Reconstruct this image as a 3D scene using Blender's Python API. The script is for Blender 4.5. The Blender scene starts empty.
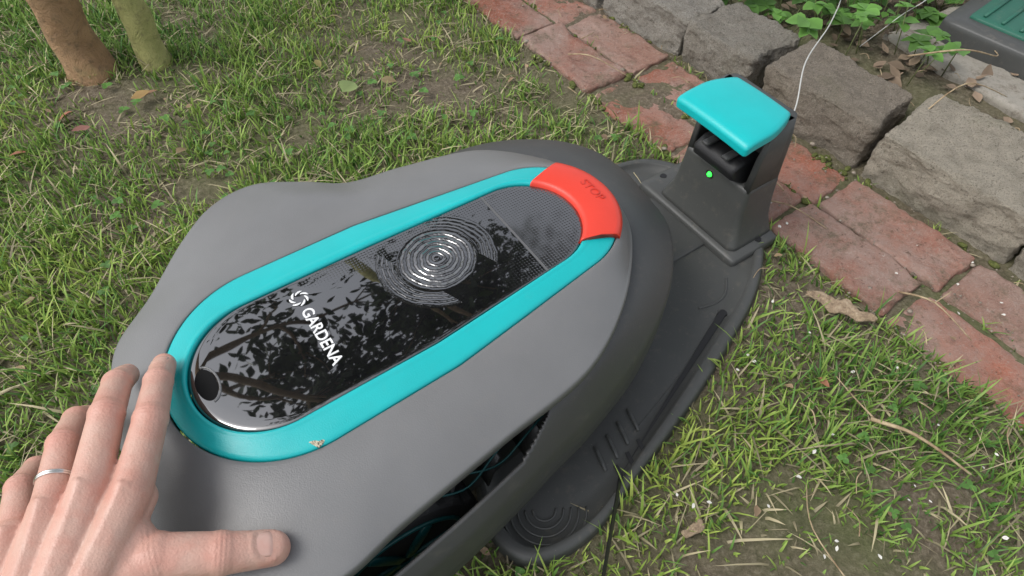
import bpy, bmesh, math, random
import numpy as np
from mathutils import Vector, Matrix, noise
random.seed(7); rng=np.random.default_rng(7)
scene=bpy.context.scene
COL=scene.collection

# ------------------------------------------------------------------ helpers
class NT:
    def __init__(s,name):
        s.m=bpy.data.materials.new(name); s.m.use_nodes=True
        s.t=s.m.node_tree; s.b=s.t.nodes["Principled BSDF"]
    def n(s,typ,**kw):
        nd=s.t.nodes.new(typ)
        for k,v in kw.items(): setattr(nd,k,v)
        return nd
    def l(s,a,b): s.t.links.new(a,b)
    def coord(s,kind="Object"): return s.n("ShaderNodeTexCoord").outputs[kind]
    def noise(s,scale,detail=4,rough=.55,vec=None,dist=0):
        nd=s.n("ShaderNodeTexNoise"); nd.inputs["Scale"].default_value=scale
        nd.inputs["Detail"].default_value=detail; nd.inputs["Roughness"].default_value=rough
        nd.inputs["Distortion"].default_value=dist
        s.l(vec if vec is not None else s.coord(),nd.inputs["Vector"]); return nd.outputs[0]
    def ramp(s,fac,stops):
        r=s.n("ShaderNodeValToRGB"); e=r.color_ramp.elements
        while len(e)<len(stops): e.new(.5)
        for i,(p,c) in enumerate(stops):
            e[i].position=p; e[i].color=(c[0],c[1],c[2],1) if hasattr(c,'__len__') else (c,c,c,1)
        s.l(fac,r.inputs[0]); return r.outputs[0]
    def mix(s,fac,a,b,mode='MIX'):
        m=s.n("ShaderNodeMix",data_type='RGBA',blend_type=mode)
        for sock,v in ((m.inputs[0],fac),(m.inputs[6],a),(m.inputs[7],b)):
            if hasattr(v,'is_linked'): s.l(v,sock)
            elif hasattr(v,'__len__'): sock.default_value=(v[0],v[1],v[2],1)
            else: sock.default_value=v
        return m.outputs[2]
    def math(s,op,a,b=None,c=None):
        m=s.n("ShaderNodeMath",operation=op)
        for i,v in enumerate((a,b,c)):
            if v is None: continue
            if hasattr(v,'is_linked'): s.l(v,m.inputs[i])
            else: m.inputs[i].default_value=v
        return m.outputs[0]
    def bump(s,h,dist=.001,strength=1,prev=None):
        b=s.n("ShaderNodeBump"); b.inputs["Distance"].default_value=dist; b.inputs["Strength"].default_value=strength
        s.l(h,b.inputs["Height"])
        if prev is not None: s.l(prev,b.inputs["Normal"])
        return b.outputs[0]
    def set(s,**kw):
        for k,v in kw.items():
            sock=s.b.inputs[k.replace("_"," ")]
            if hasattr(v,'is_linked'): s.l(v,sock)
            elif hasattr(v,'__len__') and len(v)==3: sock.default_value=(v[0],v[1],v[2],1)
            else: sock.default_value=v
        return s
def obj(name,me,parent=None,mat=None,smooth=True):
    o=bpy.data.objects.new(name,me); COL.objects.link(o)
    if mat is not None: me.materials.append(mat)
    if smooth and hasattr(me,'polygons') and len(me.polygons):
        me.polygons.foreach_set("use_smooth",[True]*len(me.polygons))
    if parent: o.parent=parent
    return o
def mesh(name,v,f):
    me=bpy.data.meshes.new(name); me.from_pydata([tuple(p) for p in v],[],[tuple(x) for x in f]); me.update(); return me
def npmesh(name,verts,faces):   # faces (M,4) int
    me=bpy.data.meshes.new(name); M=len(faces)
    me.vertices.add(len(verts)); me.vertices.foreach_set("co",verts.astype(np.float32).ravel())
    me.loops.add(M*faces.shape[1]); me.loops.foreach_set("vertex_index",faces.astype(np.int32).ravel())
    me.polygons.add(M); me.polygons.foreach_set("loop_start",(np.arange(M)*faces.shape[1]).astype(np.int32))
    me.polygons.foreach_set("loop_total",np.full(M,faces.shape[1],dtype=np.int32))
    me.update(calc_edges=True); return me
def setcol(me,cols,name="Col"):
    a=me.color_attributes.new(name,'FLOAT_COLOR','POINT')
    c=np.ones((len(cols),4),dtype=np.float32); c[:,:3]=cols; a.data.foreach_set("color",c.ravel())
def empty(name,loc=(0,0,0),rz=0):
    e=bpy.data.objects.new(name,None); COL.objects.link(e); e.location=loc; e.rotation_euler=(0,0,rz); e.empty_display_size=.1; return e
def rough_box(bm,size,mtx,cuts=8,r=.008,amp=.002,nscale=30,seed=0,amp2=0,ns2=8,amp3=0,ns3=150):
    """box with rounded, worn edges appended to bm"""
    n0=len(bm.verts)
    res=bmesh.ops.create_cube(bm,size=1.0)
    vs=res['verts']; es=list({e for v in vs for e in v.link_edges})
    if cuts>0:
        bmesh.ops.subdivide_edges(bm,edges=es,cuts=cuts,use_grid_fill=True)
    bm.verts.ensure_lookup_table(); vs=bm.verts[n0:]
    hx,hy,hz=size[0]/2,size[1]/2,size[2]/2
    off=Vector((seed*3.17,seed*1.3,seed*.7))
    for v in vs:
        p=Vector([math.copysign((1-(1-abs(c)*2)**1.25)*h,c) if abs(c)<.5 else math.copysign(h,c) for c,h in zip(v.co,(hx,hy,hz))])
        q=Vector((max(-hx+r,min(hx-r,p.x)),max(-hy+r,min(hy-r,p.y)),max(-hz+r,min(hz-r,p.z))))
        d=p-q
        if d.length>1e-7:
            nn=d.normalized(); p=q+nn*r
        else: nn=Vector((0,0,1))
        p0=p.copy()
        if amp: p+=nn*amp*noise.noise(p0*nscale+off)
        if amp2: p+=nn*amp2*noise.noise(p0*ns2+off*2)
        if amp3: p+=nn*amp3*noise.noise(p0*ns3+off*3)
        v.co=mtx@p
    return vs
def tube(bm,pts,radii,seg=12,noi=0,ns=20,seed=0,cap=True):
    pts=[Vector(p) for p in pts]; rings=[]
    up=Vector((0.13,0.21,1)).normalized()
    for i,p in enumerate(pts):
        d=(pts[min(i+1,len(pts)-1)]-pts[max(i-1,0)]).normalized()
        a=d.cross(up)
        if a.length<.15: a=d.cross(Vector((1,0,0)))
        a.normalize(); b=d.cross(a)
        ring=[]
        for k in range(seg):
            t=2*math.pi*k/seg; n=a*math.cos(t)+b*math.sin(t)
            r=radii[i]
            if noi: r*=1+noi*noise.noise((p+n*r)*ns+Vector((seed,0,0)))
            ring.append(bm.verts.new(p+n*r))
        rings.append(ring)
    for i in range(len(rings)-1):
        for k in range(seg):
            bm.faces.new((rings[i][k],rings[i][(k+1)%seg],rings[i+1][(k+1)%seg],rings[i+1][k]))
    if cap:
        bm.faces.new(rings[0][::-1]); bm.faces.new(rings[-1])
    return [v for r in rings for v in r]
def finish(bm,name,parent=None,mat=None,smooth=True,recalc=True):
    if recalc: bmesh.ops.recalc_face_normals(bm,faces=bm.faces)
    me=bpy.data.meshes.new(name); bm.to_mesh(me); bm.free()
    return obj(name,me,parent,mat,smooth)
def smoothpath(pts,n=8):
    pts=[Vector(p) for p in pts]; out=[]
    for i in range(len(pts)-1):
        p0=pts[max(i-1,0)];p1=pts[i];p2=pts[i+1];p3=pts[min(i+2,len(pts)-1)]
        for k in range(n):
            t=k/n
            out.append(.5*((2*p1)+(p2-p0)*t+(2*p0-5*p1+4*p2-p3)*t*t+(3*p1-p0-3*p2+p3)*t**3))
    out.append(pts[-1]); return out

# ------------------------------------------------------------------ outline tools
CX,CY=.150,.370           # mower origin in the (s,b) dock-axis frame
ANG=math.radians(33.99); ca,sa=math.cos(ANG),math.sin(ANG)
def sb2w(s,b): return (ca*s-sa*b, sa*s+ca*b)
def w2sb(x,y): return (ca*x+sa*y, -sa*x+ca*y)
def closed_cr(pts,n=24):
    P=np.array(pts,float); out=[]; N=len(P)
    for i in range(N):
        p0,p1,p2,p3=P[i-1],P[i],P[(i+1)%N],P[(i+2)%N]
        for k in range(n):
            t=k/n; out.append(.5*((2*p1)+(p2-p0)*t+(2*p0-5*p1+4*p2-p3)*t*t+(3*p1-p0-3*p2+p3)*t**3))
    return np.array(out)
def hull(circles,N=2400):
    out=[]
    for k in range(N):
        ph=2*math.pi*k/N; u=np.array([math.cos(ph),math.sin(ph)])
        c=max(circles,key=lambda c:c[0]*u[0]+c[1]*u[1]+c[2]); out.append(np.array(c[:2])+c[2]*u)
    return np.array(out)
def densify(P,step=.0006):
    out=[]
    for i in range(len(P)):
        a,b=P[i],P[(i+1)%len(P)]; n=max(1,int(np.linalg.norm(b-a)/step))
        for k in range(n): out.append(a+(b-a)*k/n)
    return np.array(out)
TH=np.linspace(0,2*math.pi,720,endpoint=False)
def polar(P,c,th=TH):
    P=densify(P)-np.array(c); a=np.arctan2(P[:,1],P[:,0])%(2*math.pi); r=np.hypot(P[:,0],P[:,1])
    o=np.argsort(a); return np.interp(th,a[o],r[o],period=2*math.pi)
def ring(r,z,c=(0,0),th=TH):
    z=np.broadcast_to(z,r.shape)
    return np.stack([c[0]+r*np.cos(th),c[1]+r*np.sin(th),z],1)
def rings_mesh(name,rings,cap_first=False,cap_last=False,keep=None,closed=True):
    N=len(rings[0]); V=np.concatenate(rings); F=[]
    M=N if closed else N-1
    for i in range(len(rings)-1):
        for k in range(M):
            if keep is not None and not keep(i,k): continue
            a=i*N+k;b=i*N+(k+1)%N
            F.append((a,b,b+N,a+N))
    V=list(map(tuple,V))
    if cap_first:
        c=np.mean(rings[0],0); V.append(tuple(c)); ci=len(V)-1
        for k in range(N): F.append((ci,(k+1)%N,k))
    if cap_last:
        c=np.mean(rings[-1],0); V.append(tuple(c)); ci=len(V)-1; o=(len(rings)-1)*N
        for k in range(N): F.append((ci,o+k,o+(k+1)%N))
    me=mesh(name,V,F)
    bm=bmesh.new(); bm.from_mesh(me); bmesh.ops.recalc_face_normals(bm,faces=bm.faces); bm.to_mesh(me); bm.free()
    return me

# ------------------------------------------------------------------ materials
def plastic(name,col,rough=.45,bump=.00006,bscale=900,var=.06,spec=.5,dust=0):
    m=NT(name)
    nz=m.noise(14,5,.6)
    c=m.mix(m.ramp(nz,[(.3,0),(.7,1)]),[x*(1-var) for x in col],[min(1,x*(1+var)) for x in col])
    if dust:
        dn=m.ramp(m.noise(60,8,.75),[(.55,0),(.8,1)])
        c=m.mix(m.math('MULTIPLY',dn,dust),c,(.30,.26,.2))
        sp=m.ramp(m.noise(420,3,.7),[(.70,0),(.76,1)])
        c=m.mix(m.math('MULTIPLY',sp,min(1,dust*2.2)),c,(.45,.42,.36))
    m.set(Base_Color=c,Roughness=m.math('ADD',m.math('MULTIPLY',m.noise(25,4),.16),rough-.08),Specular_IOR_Level=spec)
    m.set(Normal=m.bump(m.noise(bscale,2),bump*6,.5))
    return m.m
M_COVER=plastic("cover_grey_plastic",(.168,.169,.170),.36,dust=.08)
M_DARK=plastic("dark_grey_plastic",(.060,.061,.061),.46,dust=.18)
M_STATION=plastic("station_plastic",(.066,.068,.065),.44,dust=.28)
M_BLACK=plastic("black_plastic",(.012,.012,.013),.5)
M_TEAL=plastic("teal_plastic",(.006,.44,.45),.36,dust=.05)
M_RED=plastic("red_plastic",(.70,.050,.028),.38)
M_REDD=plastic("red_relief",(.55,.035,.02),.4)
M_RUBBER=plastic("rubber",(.02,.02,.02),.75)
M_HUB=plastic("hub_plastic",(.003,.06,.06),.4)
M_WHITE=plastic("white_print",(.80,.81,.81),.45)

def glossy_panel():
    m=NT("glossy_black_panel")
    co=m.coord(); sep=m.n("ShaderNodeSeparateXYZ"); m.l(co,sep.inputs[0])
    x,y=sep.outputs[0],sep.outputs[1]
    dx=m.math('SUBTRACT',x,.020); dy=m.math('SUBTRACT',y,.008)
    d=m.math('SQRT',m.math('ADD',m.math('MULTIPLY',dx,dx),m.math('MULTIPLY',dy,dy)))
    wob=m.math('MULTIPLY',m.math('SUBTRACT',m.noise(70,3),.5),.006)
    s=m.math('SINE',m.math('MULTIPLY',m.math('ADD',d,wob),2*math.pi/.0062))
    mask=m.ramp(m.math('MULTIPLY',d,10),[(.0,.3),(.10,1),(.33,1),(.38,0)])
    s2=m.math('SINE',m.math('MULTIPLY',m.math('ADD',d,wob),2*math.pi/.0045))
    m2=m.math('MULTIPLY',m.ramp(m.math('MULTIPLY',d,10),[(.39,0),(.43,1),(.54,1),(.58,0)]),m.math('GREATER_THAN',m.math('ABSOLUTE',m.math('ADD',dx,m.math('MULTIPLY',dy,.4))),.030))
    h1=m.math('ADD',m.math('MULTIPLY',s,mask),m.math('MULTIPLY',s2,m.math('MULTIPLY',m2,.4)))
    nrm=m.bump(h1,.00045,1)
    vo=m.n("ShaderNodeTexVoronoi"); vo.inputs["Scale"].default_value=330; vo.inputs["Randomness"].default_value=0
    m.l(co,vo.inputs["Vector"])
    dots=m.ramp(vo.outputs["Distance"],[(.15,1),(.42,0)])
    mk=m.math('MAXIMUM',m.ramp(m.math('ADD',x,.5),[(.555,0),(.60,1)]),m.math('MULTIPLY',m.ramp(m.math('ADD',y,.5),[(.53,0),(.55,1)]),m.ramp(m.math('ADD',x,.5),[(.40,0),(.46,1)])))
    mk=m.math('MULTIPLY',mk,m.math('SUBTRACT',1,mask))
    nrm=m.bump(m.math('MULTIPLY',dots,mk),.00014,1,nrm)
    sd=m.math('ABSOLUTE',m.math('SUBTRACT',x,.098))
    seam=m.math('LESS_THAN',sd,.0012)
    nrm=m.bump(m.math('MULTIPLY',m.ramp(m.math('MULTIPLY',sd,100),[(.08,-1),(.24,0)]),1),.0010,1,nrm)
    nrm=m.bump(m.noise(9,2),.0006,.6,nrm)
    dust=m.ramp(m.noise(350,6,.8),[(.66,0),(.74,1)])
    film=m.ramp(m.noise(11,5,.7),[(.4,0),(.8,1)])
    lid=m.math('GREATER_THAN',x,.098)
    c=m.mix(m.math('MULTIPLY',dust,.14),(.006,.006,.007),(.25,.24,.22))
    c=m.mix(m.math('MULTIPLY',film,.03),c,(.3,.3,.3))
    c=m.mix(m.math('MULTIPLY',lid,.03),c,(.4,.4,.4))
    c=m.mix(seam,c,(.001,.001,.001))
    ro=m.math('ADD',m.math('ADD',.02,m.math('MULTIPLY',dust,.2)),m.math('ADD',m.math('MULTIPLY',lid,.05),m.math('MULTIPLY',seam,.6)))
    m.set(Base_Color=c,Roughness=ro,IOR=2.8,Normal=nrm)
    return m.m
M_PANEL=glossy_panel()

# ------------------------------------------------------------------ robotic mower
ox,oy=sb2w(CX,CY)
mower=empty("robotic_lawn_mower",(ox,oy,0),ANG)
def loc(pts): return [(p[0]-CX,p[1]-CY) for p in pts]
teal_h=hull([(c[0]-CX,c[1]-CY,c[2]) for c in [(.012,.366,.100),(.12,.368,.098),(.283,.370,.077)]])
pan_h=hull([(c[0]-CX,c[1]-CY,c[2]) for c in [(-.001,.3615,.0675),(.12,.3625,.0665),(.262,.3675,.0585)]])
kf=.982
cover_p=closed_cr(loc([(.388*kf,.399*kf),(.380*kf,.43*kf),(.353,.466),(.299,.518),(.214,.541),(.154,.551),(.112,.580),(.065,.605),(.017,.598),(-.025,.565),(-.072,.512),(-.112,.473),(-.128,.43),(-.134,.394),(-.135,.299),(-.120,.229),(-.088,.190),(-.03,.177),(.027,.187),(.127,.201),(.231*kf,.219*kf),(.307*kf,.260*kf),(.364*kf,.316*kf),(.386*kf,.36*kf)]))
bump_p=closed_cr(loc([(.458,.401),(.462,.44),(.455,.487),(.425,.532),(.367,.570),(.300,.583),(.214,.572),(.154,.570),(.112,.59),(.065,.617),(.015,.610),(-.03,.577),(-.078,.52),(-.12,.480),(-.138,.43),(-.143,.394),(-.143,.295),(-.128,.222),(-.09,.178),(-.03,.158),(.048,.164),(.127,.178),(.179,.190),(.238,.203),(.322,.232),(.393,.276),(.443,.335)]))
rp=polar(pan_h,(0,0)); rt=polar(teal_h,(0,0)); rc=polar(cover_p,(0,0)); rb=polar(bump_p,(0,0))
ZP=.2215
rl=[ring(rp*t,ZP+.0012*(1-t*t)) for t in np.linspace(.04,.97,22)]+[ring(rp*.985,ZP-.0002),ring(rp-.0006,ZP-.0012),ring(rp-.0006,ZP-.006)]
obj("display_panel",rings_mesh("display_panel",rl,cap_first=True),mower,M_PANEL)
tw=rt-rp
rl=[ring(rp+.0006,ZP-.006),ring(rp+.0006,ZP-.0004),ring(rp+.0016,ZP+.0016)]
for t in (.12,.2,.26,.32,.45,.6,.75,.85,.93):
    z=ZP+.0020-.0008*t if t<.24 else ZP+.0016-.0052*((t-.24)/.76)**1.3-.0006
    rl.append(ring(rp+tw*t,z))
rl+= [ring(rt-.0008,ZP-.0045),ring(rt,ZP-.0055),ring(rt,ZP-.012)]
obj("teal_frame",rings_mesh("teal_frame",rl),mower,M_TEAL)
hump=np.exp(-((TH-math.radians(114))/math.radians(24))**2)
zt=ZP-.0050
zedge=.195+.001*hump
rl=[ring(rt+.0014,zt-.008),ring(rt+.0014,zt-.0006),ring(rt+.0024,zt)]
for t in np.linspace(.04,1,24):
    r=rt+.0024+(rc-rt-.0024-.0025)*t
    rl.append(ring(r,zt+(zedge-zt)*t**1.6+.004*hump*math.sin(math.pi*t)**2))
rl+=[ring(rc-.0010,zedge-.0008),ring(rc,zedge-.0028),ring(rc,zedge-.012),ring(rc-.003,zedge-.013),ring(rc-.02,zedge-.013)]
obj("top_cover",rings_mesh("top_cover",rl),mower,M_COVER)
za=zedge-.0145; zb=.140
rl=[]; ts=list(np.linspace(0,1,22))
r0=rc-.004
for t in ts: rl.append(ring(r0+(rb-r0)*t,za+(zb-za)*t**1.7))
rl+=[ring(rb+.0012,zb-.006),ring(rb+.001,.10),ring(rb-.002,.072),ring(rb-.006,.066),ring(rb-.02,.064)]
def keep(i,k):
    r=rl[min(i,21)][k]; s,b=r[0]+CX,r[1]+CY
    if b<.26 and -.10<s<.180:
        q=(s-.180)/.28
        lim=15*min(1,math.sqrt(max(0,-q*6)))*min(1,math.sqrt(max(0,(s+.10)*12)))
        if i<lim: return False
    return True
body=obj("lower_body",rings_mesh("lower_body",rl,keep=keep),mower,M_DARK)
so=body.modifiers.new("thick","SOLIDIFY"); so.thickness=.003; so.offset=-1
rin=rc*.80
rl=[ring(rin*.97,.17),ring(rin,.165),ring(rin,.045),ring(rin*.95,.038)]
obj("chassis",rings_mesh("chassis",rl,cap_first=True,cap_last=True),mower,M_BLACK)
bm=bmesh.new()
for k in range(5):
    s0=-.02+k*.035
    p=smoothpath([(s0-.05-CX,.214-CY,.168),(s0-CX,.205-CY-.004*(k%2),.158-.004*k),(s0+.04-CX,.212-CY,.150),(s0+.09-CX,.226-CY,.160)],6)
    tube(bm,p,[.0011]*len(p),6)
finish(bm,"wiring",mower,M_HUB)
bm=bmesh.new()
for k in range(6):
    rough_box(bm,(.003,.03,.05),Matrix.Translation((-.06+k*.045-CX,.222-CY,.125))@Matrix.Rotation(.25,4,'Y'),cuts=1,r=.001,amp=0)
finish(bm,"inner_ribs",mower,M_DARK)
# stop button
thr=np.linspace(math.radians(-19.5),math.radians(15.5),60)
rpi=polar(pan_h,(0,0),thr%(2*math.pi)); rti=polar(teal_h,(0,0),thr%(2*math.pi))
inn=rpi-.0010; outr=rti+.0055; H0=ZP-.012; H1=ZP+.0055
prof=[(0,H0),(0,H1-.003),(.05,H1-.0008),(.12,H1),(.5,H1+.0003),(.8,H1-.0012),(.92,H1-.003),(1,H1-.0075),(1,H0)]
rl=[ring(inn+(outr-inn)*t,z,th=thr) for t,z in prof]
me=rings_mesh("stop_button",rl,closed=False)
bm=bmesh.new(); bm.from_mesh(me); bmesh.ops.holes_fill(bm,edges=[e for e in bm.edges if e.is_boundary],sides=0)
bmesh.ops.recalc_face_normals(bm,faces=bm.faces); bm.to_mesh(me); bm.free()
so=obj("stop_button",me,mower,M_RED); bv=so.modifiers.new("b","BEVEL"); bv.width=.0012; bv.segments=2; bv.limit_method='ANGLE'; bv.angle_limit=math.radians(50)
def text(name,body,w,cx,cy,z,rz,mat,parent,ext=.00015,bold=0):
    cu=bpy.data.curves.new(name,"FONT"); cu.body=body; cu.size=1; cu.align_x='CENTER'; cu.align_y='CENTER'; cu.offset=bold
    o=bpy.data.objects.new(name,cu); COL.objects.link(o); bpy.context.view_layer.update()
    sc=w/max(o.dimensions.x,1e-4); o.scale=(sc,sc,1); cu.extrude=ext; cu.materials.append(mat)
    o.location=(cx,cy,z); o.rotation_euler=(0,0,rz); o.parent=parent; return o
text("panel_lettering","GARDENA",.068,.0435-CX,.358-CY,.2228,-math.pi/2,M_WHITE,mower,bold=.018)
text("stop_lettering","STOP",.032,.345-CX,.366-CY,ZP+.0059,-math.pi/2,M_REDD,mower,ext=.0002,bold=.005)
bm=bmesh.new()
for k in range(7):
    a=2*math.pi*k/7
    pts=[]
    for j in range(7):
        aa=a+j*.17; rr=.0086-.0006*j
        pts.append((math.cos(aa)*rr,math.sin(aa)*rr,0))
    tube(bm,pts,[.0004,.0009,.0012,.0012,.001,.0008,.0004],6)
for v in bm.verts: v.co.z*=.15
e=finish(bm,"emblem",mower,M_WHITE); e.location=(.0435-CX,.406-CY,.2228)
bm=bmesh.new()
bmesh.ops.create_uvsphere(bm,u_segments=32,v_segments=12,radius=1,matrix=Matrix.Diagonal((.009,.018,.0012,1)))
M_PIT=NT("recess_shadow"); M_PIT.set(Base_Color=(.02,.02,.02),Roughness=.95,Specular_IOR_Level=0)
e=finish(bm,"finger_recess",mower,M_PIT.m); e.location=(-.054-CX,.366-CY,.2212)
bm=bmesh.new(); pts=[(math.cos(t)*.0095,math.sin(t)*.0185,0) for t in np.linspace(math.radians(-90),math.radians(90),24)]
tube(bm,pts,[.0010]*24,8); e=finish(bm,"recess_lip",mower,M_COVER); e.location=(-.054-CX,.366-CY,.2218)
mm=NT("worn_sticker"); mm.set(Base_Color=mm.ramp(mm.noise(700,3,.6),[(.4,(.04,.035,.03)),(.5,(.45,.40,.28)),(.62,(.55,.5,.38))]),Roughness=.7)
bm=bmesh.new(); rough_box(bm,(.014,.010,.0008),Matrix(),cuts=4,r=.0003,amp=.0003,nscale=400)
e=finish(bm,"sticker",mower,mm.m); e.location=(.003-CX,.273-CY,.2182); e.rotation_euler=(.10,0,.5)
def wheel(name,s,b,z,r,w,side):
    bm=bmesh.new()
    N=72
    prof=[(-w/2,r*.80),(-w/2,r*.92),(-w/2+.003,r*.965),(0,r*.97),(w/2-.003,r*.965),(w/2,r*.92),(w/2,r*.80)]
    rings=[]
    for yy,rr in prof:
        rg=[]
        for k in range(N):
            t=2*math.pi*k/N; q=rr
            if rr>r*.95: q=rr*(1.03 if (k//2)%2==0 else .965)
            rg.append(bm.verts.new((q*math.cos(t),yy,q*math.sin(t))))
        rings.append(rg)
    for i in range(len(rings)-1):
        for k in range(N): bm.faces.new((rings[i][k],rings[i][(k+1)%N],rings[i+1][(k+1)%N],rings[i+1][k]))
    bm.faces.new(rings[0]); bm.faces.new(rings[-1])
    o=finish(bm,name,mower,M_RUBBER,smooth=False); o.location=(s-CX,b-CY,z)
    bm=bmesh.new()
    for k in range(6):
        t=k*math.pi/3
        mt=Matrix.Rotation(t,4,'Y')@Matrix.Translation((r*.38,side*(w/2+.001),0))
        rough_box(bm,(r*.6,.005,.010),mt,cuts=2,r=.002,amp=0)
    pts=[(math.cos(t)*r*.72,side*(w/2+.001),math.sin(t)*r*.72) for t in np.linspace(0,2*math.pi,40)]
    tube(bm,pts,[.002]*40,8)
    o=finish(bm,name+"_hub",mower,M_HUB); o.location=(s-CX,b-CY,z)
wheel("wheel_a",.02,.212,.082,.080,.026,-1)
wheel("wheel_b",.045,.545,.086,.084,.030,1)
bm=bmesh.new(); bmesh.ops.create_uvsphere(bm,u_segments=24,v_segments=16,radius=.032); 
e=finish(bm,"caster",mower,M_RUBBER); e.location=(.36-CX,.37-CY,.05)

# ------------------------------------------------------------------ charging station
SX,SY=.38,.38
swx,swy=sb2w(SX,SY)
station=empty("charging_station",(swx,swy,0),ANG)
pl=closed_cr([(p[0]-SX,p[1]-SY) for p in [(.660,.41),(.650,.345),(.618,.303),(.56,.262),(.488,.230),(.393,.195),(.276,.160),(.20,.138),(.15,.138),(.118,.152),(.106,.188),(.118,.24),(.15,.30),(.15,.45),(.12,.52),(.13,.57),(.2,.585),(.3,.575),(.42,.565),(.53,.558),(.60,.545),(.638,.51),(.656,.46)]])
rs=polar(pl,(0,0))
def ins(d): return rs-d
rl=[ring(ins(-.002),.0),ring(ins(0),.012),ring(ins(.002),.0155),ring(ins(.006),.0175),ring(ins(.013),.0178),ring(ins(.0155),.0165),ring(ins(.017),.0115)]
rl+=[ring(ins(.017)*t,.0112) for t in (.9,.6,.3,.05)]
obj("ground_plate",rings_mesh("ground_plate",rl,cap_last=True),station,M_STATION)
bm=bmesh.new()
def T(s,b,z,rz=0): return Matrix.Translation((s-SX,b-SY,z))@Matrix.Rotation(rz,4,'Z')
rough_box(bm,(.092,.190,.020),T(.608,.405,.013),cuts=8,r=.008,amp=0)
rough_box(bm,(.10,.11,.010),T(.520,.415,.011),cuts=6,r=.004,amp=0)
for i,(s,b) in enumerate([(.248,.196),(.268,.200),(.288,.206),(.308,.212)]):
    rough_box(bm,(.004,.030,.004),T(s,b,.0125,-.25),cuts=2,r=.0015,amp=0)
finish(bm,"plate_ribs",station,M_STATION)
bm=bmesh.new()
for rr in (.012,.020,.028,.036,.044):
    pts=[(.165-SX+rr*math.cos(t),.185-SY+rr*math.sin(t),.0118) for t in np.linspace(math.radians(150),math.radians(330),24)]
    tube(bm,pts,[.0012]*24,6)
pts=smoothpath([(s-SX,b-SY,.0112) for s,b in [(.50,.27),(.47,.255),(.40,.228),(.33,.208),(.30,.200)]])
tube(bm,pts,[.0010]*len(pts),6)
pts=smoothpath([(s-SX,b-SY,.0118) for s,b in [(.545,.300),(.525,.283),(.505,.279),(.48,.285)]])
tube(bm,pts,[.0015]*len(pts),6)
finish(bm,"plate_relief",station,M_STATION)
bm=bmesh.new()
for s,b,z in [(.622,.322,.0225),(.600,.488,.0225),(.645,.47,.0225),(.50,.262,.0125)]:
    bmesh.ops.create_cone(bm,segments=20,radius1=.0055,radius2=.0048,depth=.002,cap_ends=True,matrix=T(s,b,z))
for s,b in [(.255,.172),(.275,.177),(.295,.182)]:
    rough_box(bm,(.005,.018,.001),T(s,b,.0122,-.25),cuts=2,r=.0004,amp=0)
finish(bm,"hole_shade_pieces",station,M_BLACK,smooth=False)  # solid black pieces, their colour stands in for shade inside holes and slots
def rrect(s0,s1,b0,b1,r,z,n=8,sh=0):
    out=[]
    for cx,cy,a0 in ((s1-r,b1-r,0),(s0+r,b1-r,90),(s0+r,b0+r,180),(s1-r,b0+r,270)):
        for k in range(n+1):
            a=math.radians(a0+90*k/n); out.append((cx+r*math.cos(a)-SX,cy+r*math.sin(a)-SY,z))
    return np.array(out)
def loft(name,secs,mat,parent=station):
    return obj(name,rings_mesh(name,[rrect(*s) for s in secs],cap_first=True,cap_last=True),parent,mat)
bcen=.395
def sec(s0,s1,hw,r,z): return (s0,s1,bcen-hw,bcen+hw,r,z)
loft("tower_lower",[sec(.570,.655,.074,.012,.020),sec(.573,.653,.070,.012,.028),sec(.580,.650,.063,.011,.048),sec(.583,.648,.059,.009,.075),sec(.585,.647,.0565,.008,.108),sec(.586,.646,.056,.008,.113),sec(.589,.644,.054,.007,.115)],M_STATION)
loft("tower_back",[sec(.618,.647,.056,.009,.110),sec(.618,.646,.054,.009,.17),sec(.614,.640,.052,.009,.208)],M_STATION)
for nm,b0,b1 in (("cheek_a",.3395,.350),("cheek_b",.440,.4505)):
    loft(nm,[(.587,.630,b0,b1,.003,.110),(.591,.630,b0+.0008,b1-.0008,.003,.160),(.602,.630,b0+.0012,b1-.001,.003,.208)],M_STATION)
loft("connector_socket",[(.592,.624,.354,.436,.006,.113),(.574,.624,.358,.432,.006,.124),(.570,.624,.360,.430,.006,.138),(.585,.624,.360,.430,.006,.146)],M_BLACK)
loft("connector_hood",[(.586,.622,.366,.424,.006,.160),(.578,.622,.366,.424,.006,.166),(.580,.622,.366,.424,.006,.176),(.596,.622,.366,.424,.006,.186)],M_STATION)
bm=bmesh.new()
for b in (.378,.412): rough_box(bm,(.024,.010,.005),T(.582,b,.150),cuts=2,r=.0015,amp=0)
finish(bm,"contact_tongues",station,M_DARK)
bm=bmesh.new()
rough_box(bm,(.088,.115,.016),Matrix(),cuts=18,r=.005,amp=0)
for v in bm.verts:
    s=v.co.x; k=max(0,(-s-.024)/.022); v.co.z-=.0040*k*k
    v.co.z+= -.5*(v.co.y**2)
    kb=max(0,(s+.005)/.049)
    v.co.y*=1-.26*kb**1.6
    v.co.z-=.004*kb*kb
    v.co=Matrix.Rotation(math.radians(-3),4,'Y')@v.co
    v.co=T(.580,.388,.213)@v.co
finish(bm,"tower_lid",station,M_TEAL)
led=NT("green_led"); led.set(Base_Color=(.03,.7,.06),Emission_Color=(.03,1,.06),Emission_Strength=3.0)
bm=bmesh.new(); bmesh.ops.create_uvsphere(bm,u_segments=16,v_segments=8,radius=.0036,matrix=T(.5842,.401,.100)); finish(bm,"status_led",station,led.m)
bm=bmesh.new()
pts=[Vector((.5842-SX,.401-SY+.0055*math.cos(t),.100+.0055*math.sin(t))) for t in np.linspace(0,2*math.pi,24)]
tube(bm,pts,[.0008]*24,6); finish(bm,"led_bezel",station,M_BLACK)

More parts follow.
